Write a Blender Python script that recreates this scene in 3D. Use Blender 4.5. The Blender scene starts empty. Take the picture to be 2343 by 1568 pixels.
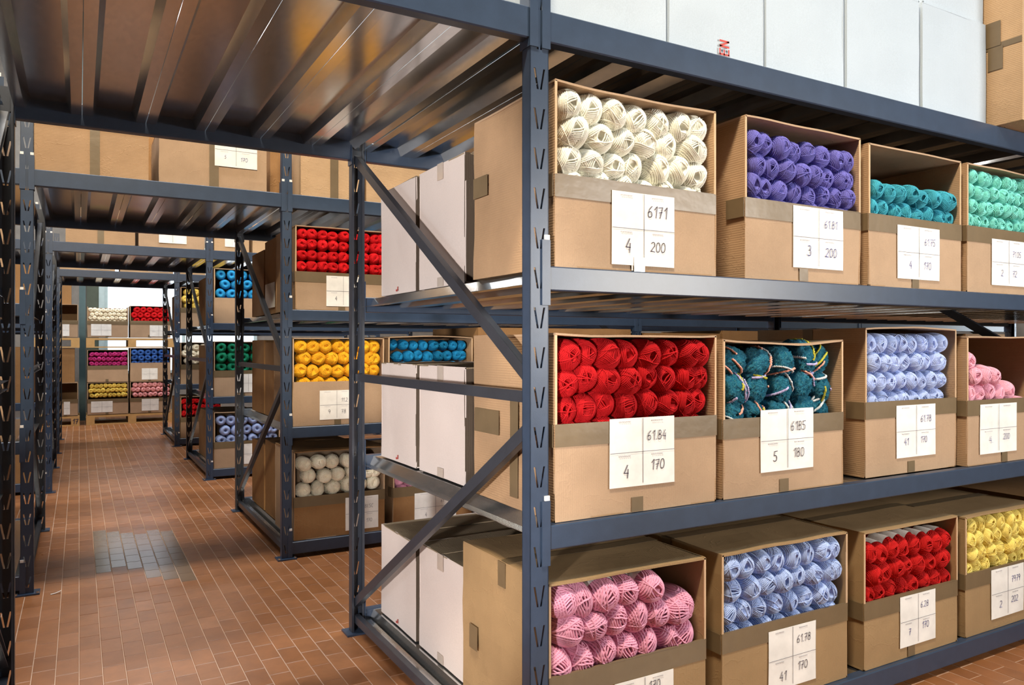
import bpy, math, random
from mathutils import Vector, noise as mnoise, Matrix
rnd = random.Random(7)
SC = bpy.context.scene
COL = SC.collection
PI = math.pi
R = math.radians

# ------------------------------------------------------------------ camera
YAW = R(29.565); FPX = 1745.86; EYE = 1.5; HOR = 791.35
cd = bpy.data.cameras.new('camera'); cam = bpy.data.objects.new('camera', cd); COL.objects.link(cam)
cam.location = (0, 0, EYE); cam.rotation_euler = (R(90), 0, -YAW)
cd.sensor_width = 36; cd.lens = FPX / 2343 * 36; cd.shift_y = (HOR - 784) / 2343
cd.clip_start = 0.05; cd.clip_end = 200
SC.camera = cam

# ------------------------------------------------------------------ light
SC.view_settings.view_transform = 'Standard'; SC.view_settings.look = 'None'
SC.view_settings.gamma = 1; SC.view_settings.use_curve_mapping = False
SC.view_settings.exposure = 0.0
SC.cycles.use_denoising = True
SC.cycles.max_bounces = 7; SC.cycles.diffuse_bounces = 4; SC.cycles.glossy_bounces = 4
SC.cycles.transmission_bounces = 4; SC.cycles.transparent_max_bounces = 6
SC.cycles.caustics_reflective = False; SC.cycles.caustics_refractive = False
SC.cycles.use_adaptive_sampling = True; SC.cycles.adaptive_threshold = 0.02
SC.cycles.sample_clamp_indirect = 6
w = bpy.data.worlds.new('sky'); SC.world = w; w.use_nodes = True
bg = w.node_tree.nodes['Background']; bg.inputs[0].default_value = (0.80, 0.90, 1.0, 1); bg.inputs[1].default_value = 2.6


def area(name, loc, target, sx, sy, power, col):
    l = bpy.data.lights.new(name, 'AREA'); l.shape = 'RECTANGLE'; l.size = sx; l.size_y = sy
    l.energy = power; l.color = col
    o = bpy.data.objects.new(name, l); COL.objects.link(o); o.location = loc
    d = Vector(target) - Vector(loc)
    if abs(d.x) + abs(d.y) > .01: o.rotation_euler = d.to_track_quat('-Z', 'Y').to_euler()
    return o


LP = dict(key=82, side=1400, gap=330, gap1=520, back=420, top=22, roof=160, warm=560, fill=14)
# bright window to the right behind the camera; it is what the middle beam mirrors
kl = area('window_light', (5.0, -2.1, 2.15), (2.4, 2.2, 2.0), 1.9, 1.2, LP['key'], (1.0, 0.94, 0.86)); kl.data.spread = R(95)
# lamp left of the camera aimed at the end of the nearest rack
sl = bpy.data.lights.new('spot_lamp', 'SPOT'); sl.energy = LP['side']; sl.color = (1.0, 0.93, 0.88); sl.spot_size = R(33); sl.spot_blend = .35; sl.shadow_soft_size = .12
so = bpy.data.objects.new('spot_lamp', sl); COL.objects.link(so); so.location = (-2.3, -0.9, 1.40)
so.rotation_euler = (Vector((1.25, 3.0, 1.28)) - so.location).to_track_quat('-Z', 'Y').to_euler()
so.scale = (.64, 1, 1)      # barn doors narrow its beam
fill_spot = bpy.data.lights.new('spot_lamp', 'SPOT'); fill_spot.energy = 420; fill_spot.color = (1.0, 0.92, 0.84); fill_spot.spot_size = R(17); fill_spot.spot_blend = .6; fill_spot.shadow_soft_size = .15  # fill spot added to brighten the second rack's lower cartons
fill_spot_ob = bpy.data.objects.new('spot_lamp', fill_spot); COL.objects.link(fill_spot_ob); fill_spot_ob.location = (-0.5, -1.3, 1.55)
fill_spot_ob.rotation_euler = (Vector((1.65, 5.45, .95)) - fill_spot_ob.location).to_track_quat('-Z', 'Y').to_euler()
# skylights over the cross aisles
for i_, (gy, gp) in enumerate(((4.95, LP['gap1']), (7.75, LP['gap']), (11.6, LP['gap']), (15.4, LP['back']))):
    area('skylight', (1.2, gy, 7.7), (1.2, gy, 0), 7.0, 0.3, gp, (1.0, 0.97, 0.92))
tl = area('skylight', (3.2, -0.6, 6.5), (3.2, 2.0, 2.9), 6.0, 1.4, LP['top'], (0.70, 0.86, 1.0)); tl.data.spread = R(60)
area('roof_light', (-4.5, 14.0, 8.0), (-4.5, 14.0, 0), 8.0, 5.0, LP['roof'], (0.82, 0.92, 1.0))
area('added_warm_light', (-0.2, 0.4, 6.3), (0.6, 5.4, 2.6), 1.5, 0.4, LP['warm'], (1.0, 0.84, 0.62))  # warm light added high in front to brighten the second rack's top cartons
# light ends of the first cross aisles
area('window_light', (-8.8, 2.9, 1.9), (0, 2.9, 1.9), 3.0, 2.8, 160, (0.85, 0.94, 1.0))
area('window_light', (11.6, 4.67, 1.8), (0, 4.67, 1.5), 1.2, 2.0, 60, (0.85, 0.94, 1.0))


# ------------------------------------------------------------------ picture -> place helpers
def XP(px, Y): return Y * math.tan(YAW + math.atan((px - 1171.5) / FPX))
def YP(px, X): return X / math.tan(YAW + math.atan((px - 1171.5) / FPX))
def DEP(X, Y): return X * math.sin(YAW) + Y * math.cos(YAW)
def ZY(px, py, Y): return EYE - (py - HOR) / FPX * DEP(XP(px, Y), Y)
def ZX(px, py, X): return EYE - (py - HOR) / FPX * DEP(X, YP(px, X))


# ------------------------------------------------------------------ materials
def nt(name):
    m = bpy.data.materials.new(name); m.use_nodes = True
    n = m.node_tree.nodes; l = m.node_tree.links
    return m, n, l, n['Principled BSDF']


def setin(b, **k):
    for a, v in k.items():
        b.inputs[a.replace('_', ' ')].default_value = v


def mapping(n, l, kind='Object', scale=(1, 1, 1), rot=(0, 0, 0)):
    tc = n.new('ShaderNodeTexCoord'); mp = n.new('ShaderNodeMapping')
    mp.inputs['Scale'].default_value = scale; mp.inputs['Rotation'].default_value = rot
    l.new(tc.outputs[kind], mp.inputs[0]); return mp.outputs[0]


def noise_tex(n, l, vec, scale, detail=3, rough=.5):
    t = n.new('ShaderNodeTexNoise'); t.inputs['Scale'].default_value = scale
    t.inputs['Detail'].default_value = detail; t.inputs['Roughness'].default_value = rough
    l.new(vec, t.inputs['Vector']); return t


def ramp(n, l, fac, stops):
    r = n.new('ShaderNodeValToRGB'); e = r.color_ramp.elements
    e[0].position = stops[0][0]; e[0].color = (*stops[0][1], 1)
    e[1].position = stops[-1][0]; e[1].color = (*stops[-1][1], 1)
    for p, c in stops[1:-1]:
        q = e.new(p); q.color = (*c, 1)
    l.new(fac, r.inputs[0]); return r.outputs[0]


def bump(n, l, b, h, strength, dist=.002):
    bp = n.new('ShaderNodeBump'); bp.inputs['Strength'].default_value = strength
    bp.inputs['Distance'].default_value = dist
    l.new(h, bp.inputs['Height']); l.new(bp.outputs[0], b.inputs['Normal'])


def mul(c, k): return tuple(min(1, x * k) for x in c)


def m_card(name, col, corr=0.35, axis=0, vary=.12, crease=1.6):
    m, n, l, b = nt(name)
    v = mapping(n, l)
    oi = n.new('ShaderNodeObjectInfo')
    add = n.new('ShaderNodeVectorMath'); add.operation = 'ADD'
    l.new(v, add.inputs[0]); l.new(oi.outputs['Random'], add.inputs[1])
    t = noise_tex(n, l, add.outputs[0], 3.0, 4, .6)
    c = ramp(n, l, t.outputs[0], [(.3, mul(col, 1 - vary)), (.7, mul(col, 1 + vary))])
    t2 = noise_tex(n, l, add.outputs[0], 260, 2)
    mx = n.new('ShaderNodeMixRGB'); mx.blend_type = 'MULTIPLY'; mx.inputs[0].default_value = .22
    l.new(c, mx.inputs[1]); l.new(t2.outputs[0], mx.inputs[2]); l.new(mx.outputs[0], b.inputs['Base Color'])
    wv = n.new('ShaderNodeTexWave'); wv.wave_type = 'BANDS'; wv.bands_direction = ('X', 'Y', 'Z')[axis]
    wv.inputs['Scale'].default_value = 36; wv.inputs['Distortion'].default_value = .4
    l.new(v, wv.inputs['Vector'])
    mm = n.new('ShaderNodeMath'); mm.operation = 'ADD'
    l.new(wv.outputs['Fac'], mm.inputs[0])
    t3 = noise_tex(n, l, add.outputs[0], 9, 3)
    m3 = n.new('ShaderNodeMath'); m3.operation = 'MULTIPLY'; m3.inputs[1].default_value = 5
    l.new(t3.outputs[0], m3.inputs[0]); l.new(m3.outputs[0], mm.inputs[1])
    vo = n.new('ShaderNodeTexVoronoi'); vo.feature = 'DISTANCE_TO_EDGE'; vo.inputs['Scale'].default_value = 3.2
    dv = n.new('ShaderNodeVectorMath'); dv.operation = 'MULTIPLY_ADD'; dv.inputs[1].default_value = (.35, .35, .35)
    l.new(t3.outputs['Color'], dv.inputs[0]); l.new(add.outputs[0], dv.inputs[2]); l.new(dv.outputs[0], vo.inputs['Vector'])
    cr = n.new('ShaderNodeMapRange'); cr.inputs['From Max'].default_value = .018; cr.inputs['To Min'].default_value = crease; cr.inputs['To Max'].default_value = 0
    l.new(vo.outputs['Distance'], cr.inputs[0])
    m5 = n.new('ShaderNodeMath'); m5.operation = 'ADD'; l.new(mm.outputs[0], m5.inputs[0]); l.new(cr.outputs[0], m5.inputs[1])
    bump(n, l, b, m5.outputs[0], corr, .0022)
    setin(b, Roughness=.82); b.inputs['Specular IOR Level'].default_value = .25
    return m


def m_plain(name, col, rough=.5, metal=0., spec=.5, bumpk=0., bscale=60, coat=0.):
    m, n, l, b = nt(name)
    v = mapping(n, l)
    t = noise_tex(n, l, v, 8, 4, .6)
    c = ramp(n, l, t.outputs[0], [(.3, mul(col, .9)), (.7, mul(col, 1.1))])
    l.new(c, b.inputs['Base Color'])
    setin(b, Roughness=rough, Metallic=metal); b.inputs['Specular IOR Level'].default_value = spec
    b.inputs['Coat Weight'].default_value = coat
    if bumpk:
        t2 = noise_tex(n, l, v, bscale, 3); bump(n, l, b, t2.outputs[0], bumpk)
    return m


def m_galv(name):
    m, n, l, b = nt(name)
    v = mapping(n, l, scale=(1, .35, 1))
    vo = n.new('ShaderNodeTexVoronoi'); vo.inputs['Scale'].default_value = 60
    l.new(v, vo.inputs['Vector'])
    c = ramp(n, l, vo.outputs['Color'], [(.1, (.60, .62, .63)), (.9, (.68, .69, .69))])
    l.new(c, b.inputs['Base Color'])
    t = noise_tex(n, l, v, 7, 3)
    r = n.new('ShaderNodeMapRange'); r.inputs['To Min'].default_value = .14; r.inputs['To Max'].default_value = .22
    l.new(t.outputs[0], r.inputs[0]); l.new(r.outputs[0], b.inputs['Roughness'])
    setin(b, Metallic=.95)
    t2 = noise_tex(n, l, v, 4.0, 2); bump(n, l, b, t2.outputs[0], .08, .006)
    return m


def m_paint(name, col):
    m, n, l, b = nt(name)
    v = mapping(n, l)
    t = noise_tex(n, l, v, 14, 5, .65)
    c = ramp(n, l, t.outputs[0], [(.3, mul(col, .88)), (.72, mul(col, 1.12))])
    l.new(c, b.inputs['Base Color'])
    setin(b, Roughness=.36); b.inputs['Specular IOR Level'].default_value = .55
    t2 = noise_tex(n, l, v, 320, 2); bump(n, l, b, t2.outputs[0], .12, .001)
    return m


def m_yarn(name, col, sheen=.2):
    m, n, l, b = nt(name)
    v = mapping(n, l)
    t = noise_tex(n, l, v, 3, 2, .5)
    c = ramp(n, l, t.outputs[0], [(.3, mul(col, .90)), (.7, mul(col, 1.08))])
    oi = n.new('ShaderNodeObjectInfo')
    hs = n.new('ShaderNodeHueSaturation')
    mr = n.new('ShaderNodeMapRange'); mr.inputs['To Min'].default_value = .90; mr.inputs['To Max'].default_value = 1.06
    l.new(oi.outputs['Random'], mr.inputs[0]); l.new(mr.outputs[0], hs.inputs['Value'])
    l.new(c, hs.inputs['Color']); l.new(hs.outputs[0], b.inputs['Base Color'])
    setin(b, Roughness=.85); b.inputs['Specular IOR Level'].default_value = .18
    b.inputs['Sheen Weight'].default_value = sheen; b.inputs['Sheen Tint'].default_value = (*mul(col, 1.3), 1)
    return m


def m_boucle(name):
    m, n, l, b = nt(name)
    v = mapping(n, l)
    t = noise_tex(n, l, v, 13, 4, .8)
    c = ramp(n, l, t.outputs[0], [(.30, (.004, .06, .17)), (.44, (.010, .22, .42)), (.58, (.03, .42, .60)), (.66, (.30, .50, .42)), (.72, (.02, .24, .40))])
    l.new(c, b.inputs['Base Color'])
    t2 = noise_tex(n, l, v, 26, 3, .8); bump(n, l, b, t2.outputs[0], .9, .06)
    setin(b, Roughness=.95)
    return m


def m_tile(name):
    m, n, l, b = nt(name)
    oi = n.new('ShaderNodeObjectInfo'); ge = n.new('ShaderNodeNewGeometry')
    ad = n.new('ShaderNodeMath'); ad.operation = 'ADD'
    l.new(oi.outputs['Random'], ad.inputs[0]); l.new(ge.outputs['Random Per Island'], ad.inputs[1])
    fr = n.new('ShaderNodeMath'); fr.operation = 'FRACT'; l.new(ad.outputs[0], fr.inputs[0])
    c = ramp(n, l, fr.outputs[0], [(0, (.300, .118, .044)), (.5, (.350, .142, .054)), (1, (.400, .168, .070))])
    v = n.new('ShaderNodeNewGeometry').outputs['Position']
    t = noise_tex(n, l, v, 9, 4, .65)
    c2 = ramp(n, l, t.outputs[0], [(.3, (.72, .72, .74)), (.75, (1.0, 1.0, 1.0))])
    mx = n.new('ShaderNodeMixRGB'); mx.blend_type = 'MULTIPLY'; mx.inputs[0].default_value = 1
    l.new(c, mx.inputs[1]); l.new(c2, mx.inputs[2]); l.new(mx.outputs[0], b.inputs['Base Color'])
    t3 = noise_tex(n, l, v, 3, 3)
    r = n.new('ShaderNodeMapRange'); r.inputs['To Min'].default_value = .22; r.inputs['To Max'].default_value = .42
    l.new(t3.outputs[0], r.inputs[0]); l.new(r.outputs[0], b.inputs['Roughness'])
    b.inputs['Specular IOR Level'].default_value = .5
    t4 = noise_tex(n, l, v, 40, 3); bump(n, l, b, t4.outputs[0], .08, .002)
    return m


M = {}
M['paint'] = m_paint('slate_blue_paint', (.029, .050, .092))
M['brace_shade_paint'] = m_paint('dark_grey_and_shade_paint', (.030, .036, .050))  # braces' own dark grey; on back posts it stands in for shade
M['galv'] = m_galv('galvanised_steel')
M['white_cap'] = m_plain('white_clip', (.75, .75, .74), .5)
M['kraft'] = m_card('kraft_card', (.47, .325, .212), axis=0, corr=.14)
M['kraft_h'] = m_card('kraft_card_cross', (.44, .285, .165), axis=2, corr=.22)
M['kraft_l'] = m_card('pale_kraft_card', (.56, .38, .225), axis=2, corr=.3)
M['kraft_d'] = m_card('brown_kraft_card', (.33, .18, .075), axis=0)
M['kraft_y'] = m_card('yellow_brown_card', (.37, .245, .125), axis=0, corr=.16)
M['kraft_shade'] = m_card('shade_darkened_card', (.10, .075, .055), axis=0, corr=.16)  # dark colour standing in for shade on the white boxes' front faces
M['kraft_g'] = m_card('grey_kraft_card', (.30, .235, .155), axis=0)
M['white_card'] = m_card('white_card', (.74, .655, .62), corr=.08, vary=.03, crease=.3)
M['white_card2'] = m_card('cool_white_card', (.50, .58, .66), corr=.08, vary=.03, crease=.3)
M['edge'] = m_plain('card_edge', (.60, .42, .26), .85)
M['tape'] = m_plain('brown_tape', (.165, .120, .068), .34, spec=.5, bumpk=.5, bscale=18, coat=.08)
M['tape_c'] = m_plain('clear_tape', (.56, .48, .42), .18, spec=.8, bumpk=.5, bscale=25, coat=.5)
M['paper'] = m_plain('white_paper', (.82, .82, .80), .7, bumpk=.1, bscale=12)
M['line'] = m_plain('printed_grey_line', (.22, .21, .24), .8)
M['faint'] = m_plain('faint_print', (.55, .55, .58), .8)
M['ink'] = m_plain('dark_ink', (.055, .04, .075), .7)
M['blue_ink'] = m_plain('blue_ink', (.05, .05, .26), .7)
M['red_ink'] = m_plain('red_print', (.45, .06, .05), .7)
M['wood'] = m_plain('pallet_wood', (.56, .34, .13), .7, bumpk=.4)
M['tile'] = m_tile('terracotta_tile')
M['tile_sheen'] = m_plain('polished_sheen_tile', (.20, .130, .085), .20, bumpk=.1, bscale=30)  # glossier tile; the window's grey reflection is put into its colour
M['grout'] = m_plain('tile_grout', (.56, .40, .30), .8)
M['wall'] = m_plain('wall_plaster', (.22, .21, .20), .9)
M['green'] = m_plain('green_grey_paint', (.07, .095, .075), .6)
M['pillar'] = m_plain('blue_green_paint', (.06, .12, .14), .5)
M['frame'] = m_plain('window_frame_paint', (.45, .60, .66), .5)
M['dark'] = m_plain('dark_plastic', (.01, .01, .012), .6)
Y_ = {
    'ivory': m_yarn('ivory_yarn', (.95, .93, .82)), 'violet': m_yarn('violet_yarn', (.155, .145, .46)),
    'teal': m_yarn('teal_yarn', (.055, .35, .45)), 'mint': m_yarn('mint_yarn', (.22, .68, .60)),
    'red': m_yarn('red_yarn', (.46, .008, .012)), 'boucle': m_boucle('teal_boucle'),
    'paleblue': m_yarn('pale_blue_yarn', (.46, .56, .86)), 'pink': m_yarn('pink_yarn', (.86, .44, .56)),
    'rose': m_yarn('rose_yarn', (.72, .34, .48)), 'sky': m_yarn('sky_blue_yarn', (.42, .53, .82)),
    'crimson': m_yarn('crimson_yarn', (.50, .012, .012)), 'yellow': m_yarn('yellow_yarn', (.85, .70, .20)),
    'scarlet': m_yarn('scarlet_yarn', (.66, .012, .018)), 'gold': m_yarn('golden_yarn', (.88, .46, .025)),
    'cream': m_yarn('cream_yarn', (.95, .88, .72)), 'deepblue': m_yarn('deep_blue_yarn', (.01, .20, .42)),
    'cyan': m_yarn('bright_blue_yarn', (.03, .33, .68)), 'green': m_yarn('green_yarn', (.01, .22, .12)),
    'lilac': m_yarn('lilac_blue_yarn', (.34, .43, .70)), 'magenta': m_yarn('magenta_yarn', (.62, .05, .26)),
    'royal': m_yarn('royal_blue_yarn', (.05, .15, .48)), 'lemon': m_yarn('lemon_yarn', (.85, .66, .16)),
    'blush': m_yarn('blush_yarn', (.85, .42, .45)),
    'acc1': m_yarn('peach_strand', (.75, .36, .28)), 'acc2': m_yarn('pale_strand', (.62, .66, .68)),
    'acc3': m_yarn('olive_strand', (.50, .48, .06)), 'acc4': m_yarn('lilac_strand', (.45, .42, .70)),
}


# ------------------------------------------------------------------ object helpers
def tag(o, label=None, cat=None, group=None, kind=None):
    if label: o['label'] = label
    if cat: o['category'] = cat
    if group: o['group'] = group
    if kind: o['kind'] = kind
    return o


def empty(name, loc, rz=0.):
    o = bpy.data.objects.new(name, None); COL.objects.link(o); o.location = loc; o.rotation_euler = (0, 0, rz)
    o.empty_display_size = .05
    return o


class MB:
    def __init__(s): s.v = []; s.f = []

    def poly(s, pts, faces):
        k = len(s.v); s.v += [tuple(p) for p in pts]; s.f += [tuple(k + i for i in f) for f in faces]

    def box(s, x0, x1, y0, y1, z0, z1):
        s.poly([(x0, y0, z0), (x1, y0, z0), (x1, y1, z0), (x0, y1, z0), (x0, y0, z1), (x1, y0, z1), (x1, y1, z1), (x0, y1, z1)],
               [(0, 3, 2, 1), (4, 5, 6, 7), (0, 1, 5, 4), (1, 2, 6, 5), (2, 3, 7, 6), (3, 0, 4, 7)])
        return s

    def prism(s, poly, y0, y1):
        """polygon in (x, z), anticlockwise seen from -Y, extruded along Y"""
        n = len(poly)
        s.poly([(x, y0, z) for x, z in poly] + [(x, y1, z) for x, z in poly],
               [tuple(range(n)), tuple(range(2 * n - 1, n - 1, -1))] + [(i, i + n, (i + 1) % n + n, (i + 1) % n) for i in range(n)])
        return s

    def slab(s, p0, U, V, t, nu=6, nv=6, amp=.002, seed=0., edge=None):
        """thin board: corner p0, edges U and V, thickness t against U x V"""
        p0, U, V = Vector(p0), Vector(U), Vector(V); N = U.cross(V).normalized()
        k = len(s.v)
        for side in (0, 1):
            for j in range(nv + 1):
                for i in range(nu + 1):
                    a, b = i / nu, j / nv
                    p = p0 + U * a + V * b
                    q = p * 4.5 + Vector((seed, seed * .7, seed * .3))
                    d = mnoise.noise(q) * amp
                    if edge: d += edge(a, b)
                    s.v.append(tuple(p + N * (d - side * t)))
        W = nu + 1; K = W * (nv + 1)
        for j in range(nv):
            for i in range(nu):
                a = k + j * W + i
                s.f.append((a, a + 1, a + W + 1, a + W)); c = a + K
                s.f.append((c, c + W, c + W + 1, c + 1))
        ring = [i for i in range(W)] + [W * (j + 1) - 1 for j in range(1, nv + 1)] + [W * nv + i for i in range(nu - 1, -1, -1)] + [W * j for j in range(nv - 1, 0, -1)]
        for x in range(len(ring)):
            a, b = k + ring[x], k + ring[(x + 1) % len(ring)]
            s.f.append((a, a + K, b + K, b))
        return s

    def bar(s, p, q, wv, hv):
        """box bar from p to q; wv, hv are full width vectors across"""
        p, q, wv, hv = Vector(p), Vector(q), Vector(wv) / 2, Vector(hv) / 2
        P = [p - wv - hv, p + wv - hv, p + wv + hv, p - wv + hv, q - wv - hv, q + wv - hv, q + wv + hv, q - wv + hv]
        s.poly(P, [(0, 3, 2, 1), (4, 5, 6, 7), (0, 1, 5, 4), (1, 2, 6, 5), (2, 3, 7, 6), (3, 0, 4, 7)])
        return s

    def tube(s, pts, r, k=5, closed=False):
        pts = [Vector(p) for p in pts]; n = len(pts); base = len(s.v)
        for i, p in enumerate(pts):
            a = pts[(i - 1) % n] if (closed or i) else p
            b = pts[(i + 1) % n] if (closed or i < n - 1) else p
            T = (b - a).normalized(); up = p.normalized() if p.length > .05 else Vector((0, 0, 1))
            S = T.cross(up)
            if S.length < 1e-4: S = T.cross(Vector((0.3, .9, .1)))
            S.normalize(); Nn = S.cross(T)
            rr = r(i / n) if callable(r) else r
            for j in range(k):
                an = 2 * PI * j / k
                s.v.append(tuple(p + (S * math.cos(an) + Nn * math.sin(an)) * rr))
        for i in range(n if closed else n - 1):
            for j in range(k):
                a = base + i * k + j; b = base + i * k + (j + 1) % k
                c = base + ((i + 1) % n) * k + (j + 1) % k; d = base + ((i + 1) % n) * k + j
                s.f.append((a, b, c, d))
        return s

    def mesh(s, name, mat=None, smooth=False):
        me = bpy.data.meshes.new(name); me.from_pydata(s.v, [], s.f); me.validate(); me.update()
        import bmesh
        bm = bmesh.new(); bm.from_mesh(me); bmesh.ops.recalc_face_normals(bm, faces=bm.faces); bm.to_mesh(me); bm.free()
        if mat: me.materials.append(mat)
        if smooth:
            for p in me.polygons: p.use_smooth = True
        return me

    def build(s, name, mat, parent=None, loc=(0, 0, 0), smooth=False):
        return put(name, s.mesh(name, mat, smooth), parent, loc)


def put(name, me, parent=None, loc=(0, 0, 0), rz=0.):
    o = bpy.data.objects.new(name, me); COL.objects.link(o)
    if parent: o.parent = parent
    o.location = loc; o.rotation_euler = (0, 0, rz)
    return o


# ------------------------------------------------------------------ room
ROOM = (-9.0, 11.8, -5.0, 18.4)
fl = MB().box(ROOM[0], ROOM[1], ROOM[2], ROOM[3], -.2, -.0018).build('floor', M['grout']); tag(fl, kind='structure')
TW, TL, JT = .0941, .1875, .0036
tm = MB()
tm.poly([(JT / 2, JT / 2, -.012), (TW - JT / 2, JT / 2, -.012), (TW - JT / 2, TL - JT / 2, -.012), (JT / 2, TL - JT / 2, -.012),
         (JT / 2, JT / 2, -.001), (TW - JT / 2, JT / 2, -.001), (TW - JT / 2, TL - JT / 2, -.001), (JT / 2, TL - JT / 2, -.001),
         (JT / 2 + .002, JT / 2 + .002, 0), (TW - JT / 2 - .002, JT / 2 + .002, 0), (TW - JT / 2 - .002, TL - JT / 2 - .002, 0), (JT / 2 + .002, TL - JT / 2 - .002, 0)],
        [(8, 9, 10, 11), (4, 5, 9, 8), (5, 6, 10, 9), (6, 7, 11, 10), (7, 4, 8, 11), (0, 1, 5, 4), (1, 2, 6, 5), (2, 3, 7, 6), (3, 0, 4, 7)])
tile_me = tm.mesh('tile', M['tile'])
tile_pol = tm.mesh('tile', M['tile_sheen'])
cells = []
for i in range(-44, 70):
    for j in range(-14, 98):
        x = i * TW; y = j * TL + (TL / 2 if i % 2 else 0)
        if y > 18.2: continue
        X, Yc = x + TW / 2, y + TL / 2
        d = DEP(X, Yc)
        vis = 0
        if d > .5:
            px = 1171.5 + FPX * (X * math.cos(YAW) - Yc * math.sin(YAW)) / d; py = HOR + FPX * EYE / d
            if 35 < px < 2343 and py < 1572:
                if (-.25 < X < 1.25 and px < 830) or (3.95 < Yc < 5.5 and 1.2 < X < 1.62 and px < 870):
                    vis = 1 / d
        cells.append((vis, x, y))
cells.sort(reverse=True)
for vis, x, y in cells[:300]:
    if .13 < x + TW / 2 < .66 + .02 * math.sin(y * 9) and 5.55 + .25 * math.sin(x * 9) < y + TL / 2 < 7.05:
        tag(put('tile', tile_pol, fl, (x, y, 0)), 'polished tile with grey reflection in its colour'); continue
    put('tile', tile_me, fl, (x, y, rnd.uniform(-.0006, .0004)))
tf = MB()
for vis, x, y in cells[300:]:
    dz = rnd.uniform(-.0006, .0004)
    tf.poly([(a + x, b + y, c + dz) for a, b, c in tm.v], tm.f[:5])
tag(tf.build('tile_field', M['tile'], fl), kind='stuff')

WX0, WX1, WZ0, WZ1 = .47, 3.6, .9, 3.7
bw = MB()
bw.box(ROOM[0], WX0, 18.4, 18.6, 0, 8.2).box(WX1, ROOM[1], 18.4, 18.6, 0, 8.2).box(WX0, WX1, 18.4, 18.6, 0, WZ0).box(WX0, WX1, 18.4, 18.6, WZ1, 8.2)
tag(bw.build('wall_back', M['wall']), kind='structure')
tag(MB().box(ROOM[0] - .2, ROOM[0], ROOM[2], 18.6, 0, 8.2).build('wall_left', M['wall']), kind='structure')
tag(MB().box(ROOM[1], ROOM[1] + .2, ROOM[2], 18.6, 0, 8.2).build('wall_right', M['wall']), kind='structure')
tag(MB().box(ROOM[0] - .2, ROOM[1] + .2, ROOM[2] - .2, ROOM[2], 0, 8.2).build('wall_front', M['wall']), kind='structure')
tag(MB().box(ROOM[0] - .2, ROOM[1] + .2, ROOM[2] - .2, 18.6, 8.2, 8.3).build('ceiling', M['wall']), kind='structure')
win = MB()
for x in (WX0, 2.0, WX1 - .06): win.box(x, x + .06, 18.36, 18.46, WZ0, WZ1)
win.box(WX0, WX1, 18.36, 18.46, WZ0, WZ0 + .06).box(WX0, WX1, 18.36, 18.46, WZ1 - .06, WZ1)
wo = win.build('window_1', M['frame']); tag(wo, kind='structure')
gm, gn, gl, gb = nt('window_glass'); setin(gb, Roughness=.02); gb.inputs['Transmission Weight'].default_value = 1; gb.inputs['IOR'].default_value = 1.02
for x0, x1 in ((WX0 + .06, 2.0), (2.06, WX1 - .06)):
    MB().box(x0, x1, 18.40, 18.405, WZ0 + .06, WZ1 - .06).build('window_pane', gm, wo)
tag(MB().box(XP(226, 18.3), WX0 + .0, 18.3, 18.4, 0, 8.2).build('trim_1', M['frame']), kind='structure')
tag(MB().box(XP(198, 18.3), XP(226, 18.3), 18.32, 18.4, 0, 8.2).build('trim_2', M['green']), kind='structure')
tag(MB().box(XP(181, 17.6), XP(196, 17.6), 17.55, 17.75, 0, 8.2).build('trim_3', M['pillar']), kind='structure')

# ------------------------------------------------------------------ racks
PW, PD, PITCH = .068, .050, .126
DEEP = 1.85
LV = [.116, .925, 1.754, 2.567]
BH = [.086, .078, .078, .100]
POSTX0 = (-3.43, -.307, 1.232, 4.355)      # left edge of each post, left to right
ROWY = (2.056, 5.430, 9.072, 12.318)
PAN = .254


def post_mesh(h):
    mb = MB(); n = int(h / PITCH)
    t = .003; c = 0.
    for k in range(n):
        z0 = k * PITCH; zb = z0 + .034; zt = zb + .066; z1 = (k + 1) * PITCH if k < n - 1 else h
        mb.box(0, PW, 0, t, z0, zb); mb.box(0, PW, 0, t, zt, z1)
        L0, L1 = .0125, .0245; R0, R1 = .0555, .0435; s = .0072
        for poly in ([(0, zb), (L1, zb), (L0, zt), (0, zt)], [(L1 + s, zb), (R1 - s, zb), (R0 - s, zt), (L0 + s, zt)], [(R1, zb), (PW, zb), (PW, zt), (R0, zt)]):
            mb.prism(poly, 0, t)
    mb.box(0, t, 0, PD, 0, h).box(PW - t, PW, 0, PD, 0, h)
    mb.box(0, .012, PD - t, PD, 0, h).box(PW - .012, PW, PD - t, PD, 0, h)
    return mb.mesh('post', M['paint'])


POST_F = post_mesh(3.05); POST_B = post_mesh(2.60); POST_B.materials[0] = M['brace_shade_paint']  # back posts darkened in colour for the shade inside them
PLATE = MB().box(-.032, PW + .032, -.028, PD + .03, 0, .009).mesh('base_plate', M['paint'])
BOLT = MB()
BOLT.prism([(.009 * math.cos(a * PI / 3), .009 * math.sin(a * PI / 3)) for a in range(6)], -.006, .006)
for i, v_ in enumerate(BOLT.v): BOLT.v[i] = (v_[0], v_[2], v_[1])
BOLT = BOLT.mesh('bolt', M['galv'])
PANEL = MB()
t = .0016; g = .0012; H_ = .046; LIP = .041
low = [(g, -H_), (LIP, -H_), (LIP + .020, -t), (PAN - LIP - .020, -t), (PAN - LIP, -H_), (PAN - g, -H_)]
PANEL.prism(low + [(x, z + t) for x, z in reversed(low)], 0, DEEP - .090)
PANEL = PANEL.mesh('deck_panel', M['galv'])
beam_cache = {}


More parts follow.
